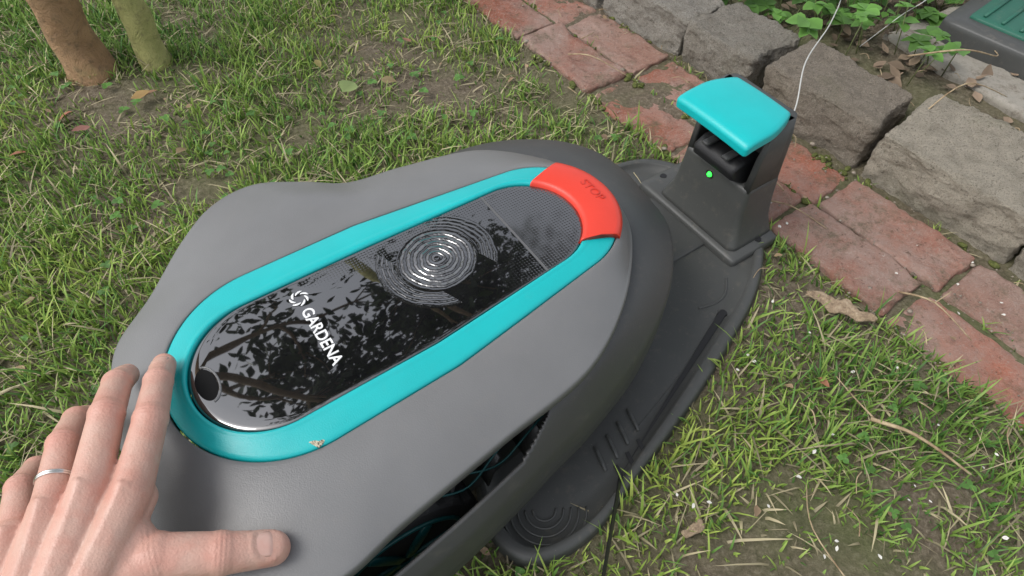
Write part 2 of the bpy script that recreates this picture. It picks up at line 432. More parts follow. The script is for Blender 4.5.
# ------------------------------------------------------------------ frame of brick edging
Q=Vector((-.094,1.262)); D=Vector((.588,-.809)); Nn=Vector((.809,.588))
def pw(t,n): return Q+D*t+Nn*n
def w2p(x,y):
    rx,ry=x-Q.x,y-Q.y; return rx*D.x+ry*D.y, rx*Nn.x+ry*Nn.y
def sstep(a,b,x):
    t=max(0,min(1,(x-a)/(b-a))); return t*t*(3-2*t)
def gh(x,y):
    t,n=w2p(x,y)
    z=.006*noise.noise(Vector((x*2.3,y*2.3,0)))+.003*noise.noise(Vector((x*11,y*11,3)))
    z*=1-.5*sstep(3,8,math.hypot(x,y))
    if n>-.03: z=z*.3+.005*sstep(-.03,0,n)
    z+=.04*sstep(.24,.34,n)+ (.008*noise.noise(Vector((x*9,y*9,5)))+.005*noise.noise(Vector((x*30,y*30,5))) if n>.25 else 0)
    return z
# ------------------------------------------------------------------ ground
def axis(c,half,step,far=60):
    a=list(np.arange(c-half,c+half+1e-6,step)); k=step; x=a[-1]; hi=[]
    while x<c+far: k*=1.35; x+=k; hi.append(x)
    k=step; x=a[0]; lo=[]
    while x>c-far: k*=1.35; x-=k; lo.append(x)
    return np.array(lo[::-1]+a+hi)
gx=axis(0,1.6,.014); gy=axis(.9,1.5,.014)
V=np.zeros((len(gx)*len(gy),3)); i=0
for y in gy:
    for x in gx: V[i]=(x,y,gh(x,y)); i+=1
nx=len(gx); I=np.arange(len(gy)-1)[:,None]*nx+np.arange(nx-1)[None,:]; I=I.ravel()
F=np.stack([I,I+1,I+1+nx,I+nx],1)
m=NT("soil_and_thatch")
n1=m.noise(3.2,6,.6); n2=m.noise(160,8,.75); n3=m.noise(28,6,.7)
c=m.ramp(n2,[(.25,(.07,.055,.040)),(.5,(.175,.14,.105)),(.62,(.27,.225,.17)),(.78,(.40,.35,.27))])
g=m.ramp(n3,[(.3,(.07,.105,.03)),(.7,(.15,.19,.06))])
c=m.mix(m.ramp(n1,[(.42,.05),(.64,.6)]),c,g)
m.set(Base_Color=c,Roughness=.95,Specular_IOR_Level=.15,Normal=m.bump(m.math('ADD',n2,m.math('MULTIPLY',n3,1.5)),.006,.9))
obj("ground",npmesh("ground",V,F),None,m.m)

# ------------------------------------------------------------------ brick path (two courses)
bm=bmesh.new()
cl=bm.verts.layers.float_color.new("Col")
k=0
for row in (0,1):
    t=-1.6+(.02 if row else 0)
    while t<2.6:
        L=.196+random.uniform(-.008,.008); Wd=.090
        n=.048+row*.096+random.uniform(-.004,.004)
        c2=pw(t+L/2,n)
        mtx=Matrix.Translation((c2.x,c2.y,-.016+random.uniform(-.005,.003)))@Matrix.Rotation(math.atan2(D.y,D.x)+random.uniform(-.025,.025),4,'Z')@Matrix.Rotation(random.uniform(-.035,.035),4,'X')@Matrix.Rotation(random.uniform(-.02,.02),4,'Y')
        near=-.3<t<1.5
        vs=rough_box(bm,(L-.004,Wd,.055),mtx,cuts=26 if near else 8,r=.0055,amp=.0030,nscale=60,seed=k,amp2=.005,ns2=16,amp3=.0016,ns3=210)
        tone=random.random(); base=np.array((.45,.175,.115))*(.75+.45*tone); 
        if random.random()<.3: base=np.array((.42,.25,.195))
        for v in vs: v[cl]=(base[0],base[1],base[2],1)
        k+=1; t+=L+.003
m=NT("worn_brick")
at=m.n("ShaderNodeAttribute",attribute_name="Col")
n1=m.noise(45,8,.7); n2=m.noise(7,6,.7); n3=m.noise(300,6,.85); n4=m.noise(110,6,.8)
c=m.mix(m.ramp(n1,[(.38,.0),(.72,.55)]),at.outputs["Color"],(.27,.12,.085))
c=m.mix(m.ramp(n2,[(.36,0),(.60,.75)]),c,(.45,.34,.29))
c=m.mix(m.ramp(n3,[(.52,0),(.66,.65)]),c,(.52,.45,.39))
c=m.mix(m.ramp(n4,[(.32,.9),(.43,0)]),c,(.13,.085,.06))
c=m.mix(m.ramp(n4,[(.57,0),(.67,.6)]),c,(.50,.42,.36))
c=m.mix(m.ramp(m.noise(15,8,.82),[(.52,0),(.64,.85)]),c,(.17,.145,.095))
m.set(Base_Color=c,Roughness=.95,Specular_IOR_Level=.12,Normal=m.bump(m.math('ADD',m.math('MULTIPLY',n4,1.2),n3),.0035,1))
finish(bm,"brick_path",None,m.m)
bm=bmesh.new()
for k in range(700):
    t=random.uniform(-.6,1.5); n=random.choice((.096+random.gauss(0,.004),.194+random.gauss(0,.008),.0+random.gauss(0,.005)))
    if noise.noise(Vector((t*9,n*4,0)))<-.08: continue
    b=pw(t,n); r=random.uniform(.002,.0065)
    bmesh.ops.create_icosphere(bm,subdivisions=2,radius=r,matrix=Matrix.Translation((b.x,b.y,.007))@Matrix.Rotation(random.random()*3,4,'Z')@Matrix.Diagonal((1.4,.8,.65,1)))
for v in bm.verts: v.co+=Vector((0,0,.0015*noise.noise(v.co*400)))
mm=NT("moss"); mm.set(Base_Color=mm.ramp(mm.noise(220,4,.7),[(.35,(.06,.075,.025)),(.65,(.19,.21,.07))]),Roughness=.95,Specular_IOR_Level=.1,Normal=mm.bump(mm.noise(700,3,.7),.002,1))
finish(bm,"moss",None,mm.m)
# ------------------------------------------------------------------ stone edging
bm=bmesh.new(); cl=bm.verts.layers.float_color.new("Col")
stones=[(.285,.20,.255,.105,.080,0.03,(.44,.41,.36)),(.468,.145,.262,.120,.084,-.05,(.38,.35,.30)),(.655,.190,.268,.120,.090,.06,(.36,.31,.25)),(.880,.222,.288,.150,.094,.05,(.58,.52,.42)),(1.105,.20,.285,.15,.084,-.05,(.50,.45,.37)),(1.31,.19,.262,.13,.08,.03,(.42,.37,.3)),(1.51,.19,.26,.13,.08,.0,(.42,.38,.32)),(1.71,.19,.26,.13,.08,.0,(.45,.4,.32)),(1.92,.2,.26,.13,.08,.0,(.42,.37,.3)),(2.13,.2,.26,.13,.08,.0,(.42,.37,.3))]
t=.285-.20
while t>-1.6: stones.append((t,.17,.257,.12,.075,random.uniform(-.04,.04),(.40,.37,.32))); t-=.185
for k,(t,L,n,w,h,rz,cc) in enumerate(stones):
    c2=pw(t,n)
    mtx=Matrix.Translation((c2.x,c2.y,h/2-.018))@Matrix.Rotation(math.atan2(D.y,D.x)+rz,4,'Z')@Matrix.Rotation(random.uniform(-.07,.07),4,'X')@Matrix.Rotation(random.uniform(-.05,.05),4,'Y')
    near=-.1<t<1.3
    vs=rough_box(bm,(L,w,h+.03),mtx,cuts=54 if near else 14,r=.007,amp=.0042,nscale=60,seed=k+50,amp2=.009,ns2=17,amp3=.0026,ns3=220)
    for v in vs: v[cl]=(cc[0],cc[1],cc[2],1)
m=NT("weathered_stone")
at=m.n("ShaderNodeAttribute",attribute_name="Col")
n1=m.noise(35,8,.75); n3=m.noise(450,5,.9); n2=m.noise(8,4,.6); n4=m.noise(140,6,.8)
c=m.mix(m.ramp(n3,[(.36,.8),(.48,0)]),at.outputs["Color"],(.12,.11,.09))
c=m.mix(m.ramp(n3,[(.54,0),(.66,.8)]),c,(.66,.60,.50))
c=m.mix(m.ramp(n4,[(.34,.75),(.44,0)]),c,(.10,.085,.065))
c=m.mix(m.ramp(n1,[(.47,0),(.72,.6)]),c,(.22,.19,.145))
c=m.mix(m.ramp(n2,[(.55,0),(.75,.4)]),c,(.14,.15,.07))
m.set(Base_Color=c,Roughness=.95,Specular_IOR_Level=.12,Normal=m.bump(m.math('ADD',m.math('MULTIPLY',n1,2),m.math('ADD',n3,n4)),.005,1))
finish(bm,"stone_edging",None,m.m)
# ------------------------------------------------------------------ slab and box behind
m=NT("concrete"); n1=m.noise(120,8,.8); n2=m.noise(10,5,.6)
c=m.mix(n2,(.26,.24,.20),(.40,.37,.32)); c=m.mix(m.ramp(n1,[(.5,0),(.7,.7)]),c,(.14,.13,.10))
c=m.mix(m.ramp(m.noise(22,7,.8),[(.52,0),(.64,.8)]),c,(.13,.10,.07))
m.set(Base_Color=c,Roughness=.9,Normal=m.bump(n1,.002,.8))
bm=bmesh.new(); rough_box(bm,(.42,.20,.04),Matrix.Translation((.845,.940,.036))@Matrix.Rotation(math.radians(-58),4,'Z'),cuts=20,r=.006,amp=.004,nscale=30)
finish(bm,"paving_slab",None,m.m)
vb=empty("valve_box",(.885,1.005,.055),math.radians(-50))
bm=bmesh.new(); rough_box(bm,(.28,.18,.05),Matrix.Translation((0,0,.015)),cuts=6,r=.010,amp=0); finish(bm,"box_frame",vb,M_STATION)
M_GRN=plastic("green_plastic",(.02,.12,.08),.5,dust=.3)
bm=bmesh.new(); rough_box(bm,(.22,.12,.012),Matrix.Translation((0,0,.040)),cuts=6,r=.005,amp=0)
for k in range(7): rough_box(bm,(.006,.10,.004),Matrix.Translation((-.09+.03*k,0,.0475)),cuts=1,r=.001,amp=0)
finish(bm,"box_lid",vb,M_GRN)

# ------------------------------------------------------------------ grass
def leaf_mat(name,trans=.35,rough=.55):
    m=NT(name); at=m.n("ShaderNodeAttribute",attribute_name="Col")
    m.set(Base_Color=at.outputs["Color"],Roughness=rough,Specular_IOR_Level=.35)
    if trans>0:
        tr=m.n("ShaderNodeBsdfTranslucent"); m.l(at.outputs["Color"],tr.inputs[0])
        mx=m.n("ShaderNodeMixShader"); mx.inputs[0].default_value=trans
        out=[n for n in m.t.nodes if n.type=='OUTPUT_MATERIAL'][0]
        m.l(m.b.outputs[0],mx.inputs[1]); m.l(tr.outputs[0],mx.inputs[2]); m.l(mx.outputs[0],out.inputs[0])
    return m.m
M_GRASS=leaf_mat("grass_blades",.25)
M_LEAF=leaf_mat("plant_leaves",.3,.4)
M_CROWN=leaf_mat("crown_leaf",0,.5)
patches=[(.30,.22,.12,.85),(.40,.10,.13,.8),(.24,.36,.06,.5),(.22,.10,.08,.6),(-.10,.97,.13,.7),(-.16,1.10,.17,.6),(-.70,.93,.14,.75),(-.55,.98,.11,.6),(.10,1.02,.09,.6),(-.45,.75,.08,.5),(-.62,.50,.07,.4),(.46,.33,.07,.6),(-.35,.85,.06,.5),(-.85,.65,.08,.5)]
def in_plate(x,y):
    s,b=w2sb(x,y); dx,dy=s-SX,b-SY; a=math.atan2(dy,dx)%(2*math.pi)
    if math.hypot(dx,dy)<rs[int(a/(2*math.pi)*720)%720]+.004: return True
    dx,dy=s-CX,b-CY; a=math.atan2(dy,dx)%(2*math.pi)
    return math.hypot(dx,dy)<rb[int(a/(2*math.pi)*720)%720]-.05
def gen(N,xr,yr,scale,inner=None):
    P=[];Dn=[]
    X=rng.uniform(*xr,N);Y=rng.uniform(*yr,N);R=rng.random(N)
    for x,y,r in zip(X,Y,R):
        if inner and inner[0]<x<inner[1] and inner[2]<y<inner[3]: continue
        t,n=w2p(x,y)
        if n>.003+.008*noise.noise(Vector((t*14,0,0))):
            if not(n<.2 and (abs(n-.096)<.004 or abs(n-.193)<.006) and r<.5 and noise.noise(Vector((t*8,3,0)))>.05): continue
        if in_plate(x,y): continue
        d=.94+.75*noise.noise(Vector((x*4.5,y*4.5,1.)))+.6*noise.noise(Vector((x*17,y*17,9.)))
        for px,py,pr,pa in patches:
            q=((x-px)**2+(y-py)**2)/(pr*pr)
            if q<4: d-=pa*math.exp(-q*1.4)
        if r<d: P.append((x,y,gh(x,y)-.002)); Dn.append(d if n<.01 else .15)
    P=np.array(P);Dn=np.clip(np.array(Dn),0,1.2);n=len(P)
    h=rng.gamma(6,1/6,n)*(.010+.012*Dn)*scale
    w=rng.uniform(.0007,.0017,n)*scale
    ph=rng.uniform(0,2*math.pi,n)
    lean=rng.uniform(.1,1.0,n)
    dead=rng.random(n)<np.where(Dn<.55,.26,.09)
    lean[dead]=rng.uniform(1.0,2.4,dead.sum())
    dirv=np.stack([np.cos(ph),np.sin(ph),np.zeros(n)],1)
    ps=ph+math.pi/2+rng.normal(0,.5,n)
    side=np.stack([np.cos(ps),np.sin(ps),rng.normal(0,.15,n)],1)
    ts=[0,.4,.75,1.]; ws=[.9,1,.7,.08]; V=[]
    for t,wv in zip(ts,ws):
        c=P+dirv*(h*lean*t**1.7)[:,None]; c[:,2]+=h*(t-.42*np.minimum(lean,2.0)*.55*t*t)
        V.append(c-side*(w*wv)[:,None]); V.append(c+side*(w*wv)[:,None])
    V=np.stack(V,1).reshape(-1,3)
    b=np.arange(n)[:,None]*8
    F=np.concatenate([b+np.array([[0,1,3,2]]),b+np.array([[2,3,5,4]]),b+np.array([[4,5,7,6]])],1).reshape(-1,4)
    ca_=np.array((.175,.315,.055));cb=np.array((.34,.46,.11));cc=np.array((.10,.21,.048))
    u=rng.random(n)[:,None]; v=rng.random(n)[:,None]
    big=np.array([noise.noise(Vector((p[0]*3,p[1]*3,4))) for p in P])[:,None]
    col=ca_*(1-u)+cb*u; col=np.where(v<.22,cc*(.8+.6*u),col); col=col*(1+.40*big)
    col[:,0]*=(1+.25*big[:,0])
    col[dead]=(np.array((.46,.40,.25))*(.5+.8*rng.random((dead.sum(),1))))
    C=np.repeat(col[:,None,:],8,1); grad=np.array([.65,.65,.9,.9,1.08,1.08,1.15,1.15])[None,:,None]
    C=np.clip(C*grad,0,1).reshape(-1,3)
    return V,F,C
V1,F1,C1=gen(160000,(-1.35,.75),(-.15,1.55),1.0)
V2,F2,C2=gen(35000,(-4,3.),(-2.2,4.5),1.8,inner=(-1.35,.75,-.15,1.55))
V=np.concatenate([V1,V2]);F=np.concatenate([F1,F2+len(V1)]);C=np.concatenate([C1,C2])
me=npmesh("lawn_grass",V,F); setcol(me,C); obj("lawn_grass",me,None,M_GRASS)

# ------------------------------------------------------------------ broad leaves (generic generator)
def leafset(name,items,mat):
    V=[];F=[];C=[]
    outl=[(0,0),(.15,.55),(.38,1.0),(.62,.85),(.85,.40),(1,0)]
    for pos,d,nr,L,Wd,col,curl in items:
        d=d.normalized(); sd=nr.cross(d).normalized(); nr=d.cross(sd).normalized()
        o=len(V)
        for t,w in outl:
            c=pos+d*(L*t)-nr*(curl*L*t*t)
            wl=w*random.uniform(.75,1.2); wr_=w*random.uniform(.75,1.2)
            V.append(c+sd*(wl*Wd/2)+nr*(.25*w*Wd/2)); V.append(c); V.append(c-sd*(wr_*Wd/2)+nr*(.25*w*Wd/2))
            for q in (1.08,.85,1.0): C.append([x*q for x in col])
        for i in range(len(outl)-1):
            a=o+i*3; F.append((a,a+1,a+4,a+3)); F.append((a+1,a+2,a+5,a+4))
    me=npmesh(name,np.array([tuple(v) for v in V]),np.array(F)); setcol(me,np.clip(np.array(C),0,1))
    return obj(name,me,None,mat)
def rv(a=1): return Vector((random.uniform(-a,a),random.uniform(-a,a),random.uniform(-a,a)))
items=[];bm=bmesh.new()
for k in range(2300):
    t=random.uniform(-.9,1.2); n=random.uniform(.325,1.25)
    if t>.57+(n-.35)*1.15+random.gauss(0,.045): continue
    if n<.5 and t<.3 and random.random()<.5: continue
    if noise.noise(Vector((t*7,n*7,2)))<-.34: continue
    b=pw(t,n); 
    if abs((b.x-.885)*math.cos(.87)-(b.y-1.005)*math.sin(.87))<.17 and abs((b.x-.885)*math.sin(.87)+(b.y-1.005)*math.cos(.87))<.13: continue
    z0=gh(b.x,b.y); hgt=random.uniform(.015,.095)+.05*sstep(.6,1.1,n)
    top=Vector((b.x+random.uniform(-.03,.03),b.y+random.uniform(-.03,.03),z0+hgt))
    tube(bm,[(b.x,b.y,z0),((b.x+top.x)/2,(b.y+top.y)/2,z0+hgt*.6),top],[.0010,.0009,.0007],4)
    a0=random.uniform(0,6.28); s=random.uniform(.016,.034); tone=random.uniform(.5,1.4)
    for j in range(random.choice((3,3,5))):
        a=a0+j*1.25
        d=Vector((math.cos(a),math.sin(a),random.uniform(-.15,.25)))
        items.append((top,d,Vector((random.uniform(-.25,.25),random.uniform(-.25,.25),1)),s,s*.85,(.13*tone,.28*tone,.06*tone),random.uniform(0,.3)))
plant=leafset("ground_cover_plant",items,M_LEAF)
sm=NT("stem"); sm.set(Base_Color=(.14,.17,.06),Roughness=.6)
finish(bm,"plant_stems",plant,sm.m)
items=[]
for k in range(600):
    x=random.uniform(-1.1,.7); y=random.uniform(0,1.4); t,n=w2p(x,y)
    if n>-.01 or in_plate(x,y): continue
    if noise.noise(Vector((x*3,y*3,7)))<.02: continue
    z=gh(x,y)+random.uniform(.008,.018); a0=random.uniform(0,6.28); s=random.uniform(.005,.011)
    for j in range(3):
        a=a0+j*2.09; tone=random.uniform(.7,1.3)
        items.append((Vector((x,y,z)),Vector((math.cos(a),math.sin(a),.1)),Vector((0,0,1))+rv(.2),s,s*.95,(.12*tone,.26*tone,.06*tone),.15))
leafset("clover",items,M_LEAF)
items=[]
def fl(x,y,L,col,z=None):
    a=random.uniform(0,6.28)
    zz=(gh(x,y)+.012 if z is None else z)
    items.append((Vector((x,y,zz)),Vector((math.cos(a),math.sin(a),random.uniform(-.1,.2))),Vector((0,0,1))+rv(.35),L,L*random.uniform(.5,.75),col,random.uniform(-.5,.5)))
br=(.25,.14,.08)
for x,y,L in [(-.628,.512,.024),(-.675,.862,.03),(-.637,.935,.034),(-.72,.90,.034),(-.226,.989,.028),(-.60,.96,.026),(-.20,1.12,.026),(-.75,.80,.026),(.36,.40,.016),(-.35,1.05,.022),(-.9,.95,.03),(-.52,.80,.02)]: fl(x,y,L,[c*random.uniform(.8,1.4) for c in br],gh(x,y)+.016)
fl(-.283,.946,.045,(.25,.32,.12),.022)
for k in range(620):
    t=random.uniform(.3,1.4); n=random.uniform(.34,.75); b=pw(t,n); tone=random.uniform(.3,1.4)
    if b.x>.78 and random.random()<.6: continue
    fl(b.x,b.y,random.uniform(.010,.032),(.22*tone,.16*tone,.11*tone),gh(b.x,b.y)+random.uniform(.002,.014))
for k in range(130):
    x=random.uniform(-1.1,.6); y=random.uniform(.1,1.4); t,n=w2p(x,y)
    if n>.18 or in_plate(x,y): continue
    tone=random.uniform(.6,1.6); fl(x,y,random.uniform(.006,.014),(.26*tone,.18*tone,.11*tone),None if n<0 else .018)
for k in range(70):
    x=random.uniform(.1,.7); y=random.uniform(.05,.7); t,n=w2p(x,y)
    if in_plate(x,y) or n>.18: continue
    fl(x,y,random.uniform(.003,.007),(.7,.68,.62),.020 if n<0 else .016)
M_DEAD=leaf_mat("dead_leaves",0,.7)
leafset("fallen_leaves",items,M_DEAD)
bm=bmesh.new()
def tw(pts,r): 
    p=smoothpath(pts,5); tube(bm,p,[r*(1-.6*i/len(p)) for i in range(len(p))],6,noi=.3,ns=200)
tw([(.401,.344,.022),(.44,.32,.03),(.486,.279,.022)],.0026)
tw([(.405,.345,.022),(.39,.37,.024),(.38,.40,.02)],.0012)
tw([(.501,.528,.016),(.53,.50,.03),(.56,.45,.02)],.0014)
tw([(.53,.50,.03),(.55,.51,.04)],.001)
tw([(.36,.70,.014),(.40,.68,.02),(.44,.64,.016)],.0012)
tw([(.10,1.06,.02),(.14,1.03,.035),(.20,1.0,.016)],.0013)
tw([(.62,.93,.10),(.68,.90,.13),(.76,.93,.10),(.80,1.0,.07)],.0016)
tw([(.60,.80,.09),(.66,.83,.12),(.74,.84,.09)],.0013)
tw([(.33,.16,.02),(.30,.22,.028),(.31,.27,.02)],.0010)
for k in range(130):
    t=random.uniform(-.4,1.2); n=random.uniform(-.3,.19) if random.random()<.6 else random.uniform(.32,.5); b=pw(t,n); z=gh(b.x,b.y)+.016
    if in_plate(b.x,b.y): continue
    a=random.uniform(0,6.28); L=random.uniform(.01,.04)
    tw([(b.x,b.y,z),(b.x+L*.5*math.cos(a),b.y+L*.5*math.sin(a),z+.004),(b.x+L*math.cos(a+.3),b.y+L*math.sin(a+.3),z)],random.uniform(.0005,.0011))
mm=NT("dry_wood"); mm.set(Base_Color=mm.ramp(mm.noise(90,5),[(.3,(.20,.13,.07)),(.7,(.50,.40,.25))]),Roughness=.85)
finish(bm,"twigs",None,mm.m)
bm=bmesh.new()
vs=rough_box(bm,(.085,.020,.004),Matrix(),cuts=18,r=.0019,amp=.005,nscale=50,seed=4,amp3=.003,ns3=180)
for v in vs:
    q=v.co.x/.0425; v.co.y=v.co.y*(1-.75*abs(q)**2.2)+.006*noise.noise(Vector((v.co.x*60,0,0))); v.co.z+=.004*q*q
    v.co=Matrix.Translation((.414,.500,.022))@Matrix.Rotation(-.55,4,'Z')@Matrix.Rotation(.25,4,'X')@v.co
rough_box(bm,(.026,.010,.006),Matrix.Translation((.185,.225,.012))@Matrix.Rotation(.5,4,'Z'),cuts=8,r=.0028,amp=.003,nscale=80,seed=9,amp3=.0015)
mb=NT("bark_scrap"); mb.set(Base_Color=mb.ramp(mb.noise(160,6,.7),[(.3,(.16,.11,.07)),(.55,(.40,.30,.20)),(.75,(.54,.45,.33))]),Roughness=.9,Normal=mb.bump(mb.noise(260,5,.7),.003,1))
finish(bm,"bark_chip",None,mb.m)
bm=bmesh.new()
for k in range(900):
    t=random.uniform(-.5,1.35); n=random.choice((random.uniform(0,.19),.096+random.gauss(0,.006),.19+random.gauss(0,.010),.0+random.gauss(0,.008))); b=pw(t,n); r=random.uniform(.0006,.0022) if random.random()<.97 else random.uniform(.003,.006)
    bmesh.ops.create_icosphere(bm,subdivisions=1,radius=r,matrix=Matrix.Translation((b.x,b.y,.012+r*.4))@Matrix.Diagonal((1,.8,.6,1)))
for x,y in [(.33,.66)]:
    bmesh.ops.create_icosphere(bm,subdivisions=2,radius=.005,matrix=Matrix.Translation((x,y,.016)))
mm=NT("grit"); mm.set(Base_Color=mm.ramp(mm.noise(60,3),[(.35,(.14,.11,.08)),(.65,(.38,.33,.27))]),Roughness=.9)
finish(bm,"grit",None,mm.m)
mm=NT("pale_cable"); mm.set(Base_Color=(.55,.55,.52),Roughness=.5)
bm=bmesh.new(); p=smoothpath([(.345,.69,.10),(.39,.76,.125),(.449,.90,.110),(.53,1.03,.10),(.59,1.16,.09),(.62,1.35,.06)],8); tube(bm,p,[.0010]*len(p),8)
p=smoothpath([(.59,1.02,.06),(.64,1.03,.11),(.69,1.06,.13),(.70,1.15,.12),(.66,1.25,.09)],8); tube(bm,p,[.0007]*len(p),8)
finish(bm,"power_cable",None,mm.m)

# ------------------------------------------------------------------ tree
m=NT("bark"); n1=m.noise(30,8,.75,dist=.8); n2=m.noise(60,5,.7)
at=m.n("ShaderNodeAttribute",attribute_name="Col")
c=m.mix(m.ramp(n1,[(.3,0),(.7,1)]),(.13,.085,.05),(.52,.37,.22))
c=m.mix(.65,c,at.outputs["Color"],'MIX')
c=m.mix(m.ramp(n2,[(.52,0),(.66,.5)]),c,(.12,.095,.06))
c=m.mix(m.ramp(m.noise(7,5,.6),[(.52,0),(.68,.35)]),c,(.34,.38,.13))
m.set(Base_Color=c,Roughness=.9,Normal=m.bump(m.math('ADD',n1,m.math('MULTIPLY',n2,.4)),.012,1))
bm=bmesh.new(); cl=bm.verts.layers.float_color.new("Col")
tips=[]
def paint(vs,c):
    for v in vs: v[cl]=(*c,1)
def limb(p,d,L,r,depth):
    pts=[Vector(p)]; dd=Vector(d).normalized(); n=6
    for i in range(n):
        dd=(dd+rv(.16)+Vector((0,0,.03))).normalized(); pts.append(pts[-1]+dd*(L/n))
    paint(tube(bm,smoothpath(pts,2),[r*(1-.55*i/(2*n)) for i in range(2*n+1)],10 if r>.01 else 5,noi=.2,ns=12),(.22,.16,.10))
    if depth==0: tips.append(pts[-1]); tips.append(pts[-2]); tips.append(pts[3]); return
    for j in range(3):
        k=random.choice((3,4,5,6)); q=(dd+rv(.75)+Vector((.14,.14,.05))).normalized()
        limb(pts[k],q,L*random.uniform(.55,.8),r*.5,depth-1)
t1=[(-.750,1.038,-.02),(-.750,1.038,.02),(-.750,1.038,.08),(-.753,1.033,.2),(-.79,1.02,.5),(-.98,1.0,1.0),(-1.15,1.10,1.6)]
paint(tube(bm,smoothpath(t1,5),list(np.interp(np.linspace(0,6,31),[0,1,2,3,4,5,6],[.054,.042,.036,.034,.033,.029,.024])),24,noi=.25,ns=16),(.50,.29,.15))
t2=[(-.643,1.066,-.02),(-.643,1.066,.02),(-.644,1.067,.08),(-.640,1.07,.2),(-.60,1.10,.5),(-.50,1.22,1.0),(-.38,1.40,1.6)]
paint(tube(bm,smoothpath(t2,5),list(np.interp(np.linspace(0,6,31),[0,1,2,3,4,5,6],[.033,.027,.025,.024,.020,.015,.011])),20,noi=.22,ns=16,seed=3),(.56,.58,.20))
paint(tube(bm,[(-.640,1.065,.10),(-.628,1.060,.16),(-.610,1.055,.24)],[.014,.011,.009],10,noi=.2,ns=20),(.56,.50,.22))
for d in ((-.1,.3,1),(.45,.6,1),(.3,.9,.8),(.8,.5,.9)): limb(t1[-1],d,1.0,.018,2)
for d in ((.5,.5,1),(.0,.9,1),(.8,.3,.8),(.5,.8,.5)): limb(t2[-1],d,.95,.011,2)
tree=finish(bm,"tree",None,m.m)
items=[]
for tp in tips:
    far=1.5 if tp.x>-.35 else 1.2
    for k in range(int(random.randint(16,34)*far)):
        p=tp+Vector((random.gauss(0,.14),random.gauss(0,.14),random.gauss(0,.12)))
        s=random.uniform(.05,.095); tone=random.uniform(.6,1.3)
        items.append((p,rv()+Vector((0,0,-.3)),Vector((0,0,1))+rv(.7),s,s*.45,(.04*tone,.08*tone,.02*tone),.2))
lf=leafset("crown_leaves",items,M_CROWN); lf.parent=tree

# ------------------------------------------------------------------ hand
bm=bmesh.new()
def sph(p,r,sc=(1,1,1)):
    bmesh.ops.create_icosphere(bm,subdivisions=3,radius=r,matrix=Matrix.Translation(p)@Matrix.Diagonal((*sc,1)))
def chain(pts,rad,step=.0028):
    for i in range(len(pts)-1):
        a,b=Vector(pts[i]),Vector(pts[i+1]); n=max(2,int((b-a).length/step))
        for k in range(n+1):
            t=k/n; sph(a.lerp(b,t),rad[i]+(rad[i+1]-rad[i])*t)
fing={
 'index':([(-.256,.168,.262),(-.261,.222,.262),(-.274,.261,.248),(-.284,.286,.2325)],[.0135,.0120,.0108,.0094]),
 'middle':([(-.282,.168,.266),(-.292,.224,.265),(-.306,.260,.247),(-.315,.280,.226)],[.0135,.0120,.0108,.0094]),
 'ring':([(-.305,.156,.262),(-.320,.205,.256),(-.332,.234,.237),(-.339,.249,.214)],[.0128,.0112,.0101,.0090]),
 'pinky':([(-.326,.140,.254),(-.346,.178,.243),(-.354,.200,.226),(-.357,.212,.207)],[.0118,.0100,.0088,.0078]),
 'thumb':([(-.272,.106,.238),(-.238,.132,.238),(-.200,.138,.228),(-.170,.146,.213)],[.0190,.0168,.0148,.0125])}
for k,(p,r) in fing.items(): chain(p,r)
for k in ('index','middle','ring','pinky','thumb'):
    p,r=fing[k]
    for i in (1,2):
        sph(Vector(p[i])+Vector((0,0,.0004)),r[i]*1.06)
wr=[(-.276,.078,.246),(-.290,.074,.250),(-.304,.070,.250),(-.318,.066,.247)]
for w,k in zip(wr,('index','middle','ring','pinky')):
    chain([fing[k][0][0],w],[.0135,.0160],.005)
    a=Vector(fing[k][0][0])+Vector((0,0,-.010)); b=Vector(w)+Vector((0,0,-.010)); chain([a,b],[.0128,.016],.006)
chain([(-.262,.160,.252),(-.255,.135,.244),(-.262,.112,.240),(-.276,.085,.242)],[.011,.016,.018,.018],.005)
chain([(-.243,.133,.240),(-.260,.152,.252)],[.014,.012],.004)
chain([(-.296,.080,.243),(-.325,-.02,.262),(-.36,-.16,.31),(-.40,-.28,.36)],[.027,.031,.040,.044],.010)
chain([(-.280,.080,.243),(-.306,-.02,.262),(-.335,-.16,.31)],[.020,.025,.036],.010)
chain([(-.314,.074,.243),(-.342,-.02,.262)],[.018,.024],.010)
me=bpy.data.meshes.new("tmp"); bm.to_mesh(me); bm.free()
tmp=bpy.data.objects.new("tmp",me); COL.objects.link(tmp)
rm=tmp.modifiers.new("r","REMESH"); rm.mode='VOXEL'; rm.voxel_size=.0012
s2=tmp.modifiers.new("s","SMOOTH"); s2.factor=.5; s2.iterations=10
dg=bpy.context.evaluated_depsgraph_get(); hm=bpy.data.meshes.new_from_object(tmp.evaluated_get(dg)); bpy.data.objects.remove(tmp)
nv=len(hm.vertices); co=np.empty(nv*3,dtype=np.float32); hm.vertices.foreach_get("co",co); co=co.reshape(-1,3).astype(float)
no=np.empty(nv*3,dtype=np.float32); hm.vertex_normals.foreach_get("vector",no); no=no.reshape(-1,3).astype(float)
red=np.zeros(nv); disp=np.zeros(nv)
up=np.clip(no[:,2]+.15,0,1)
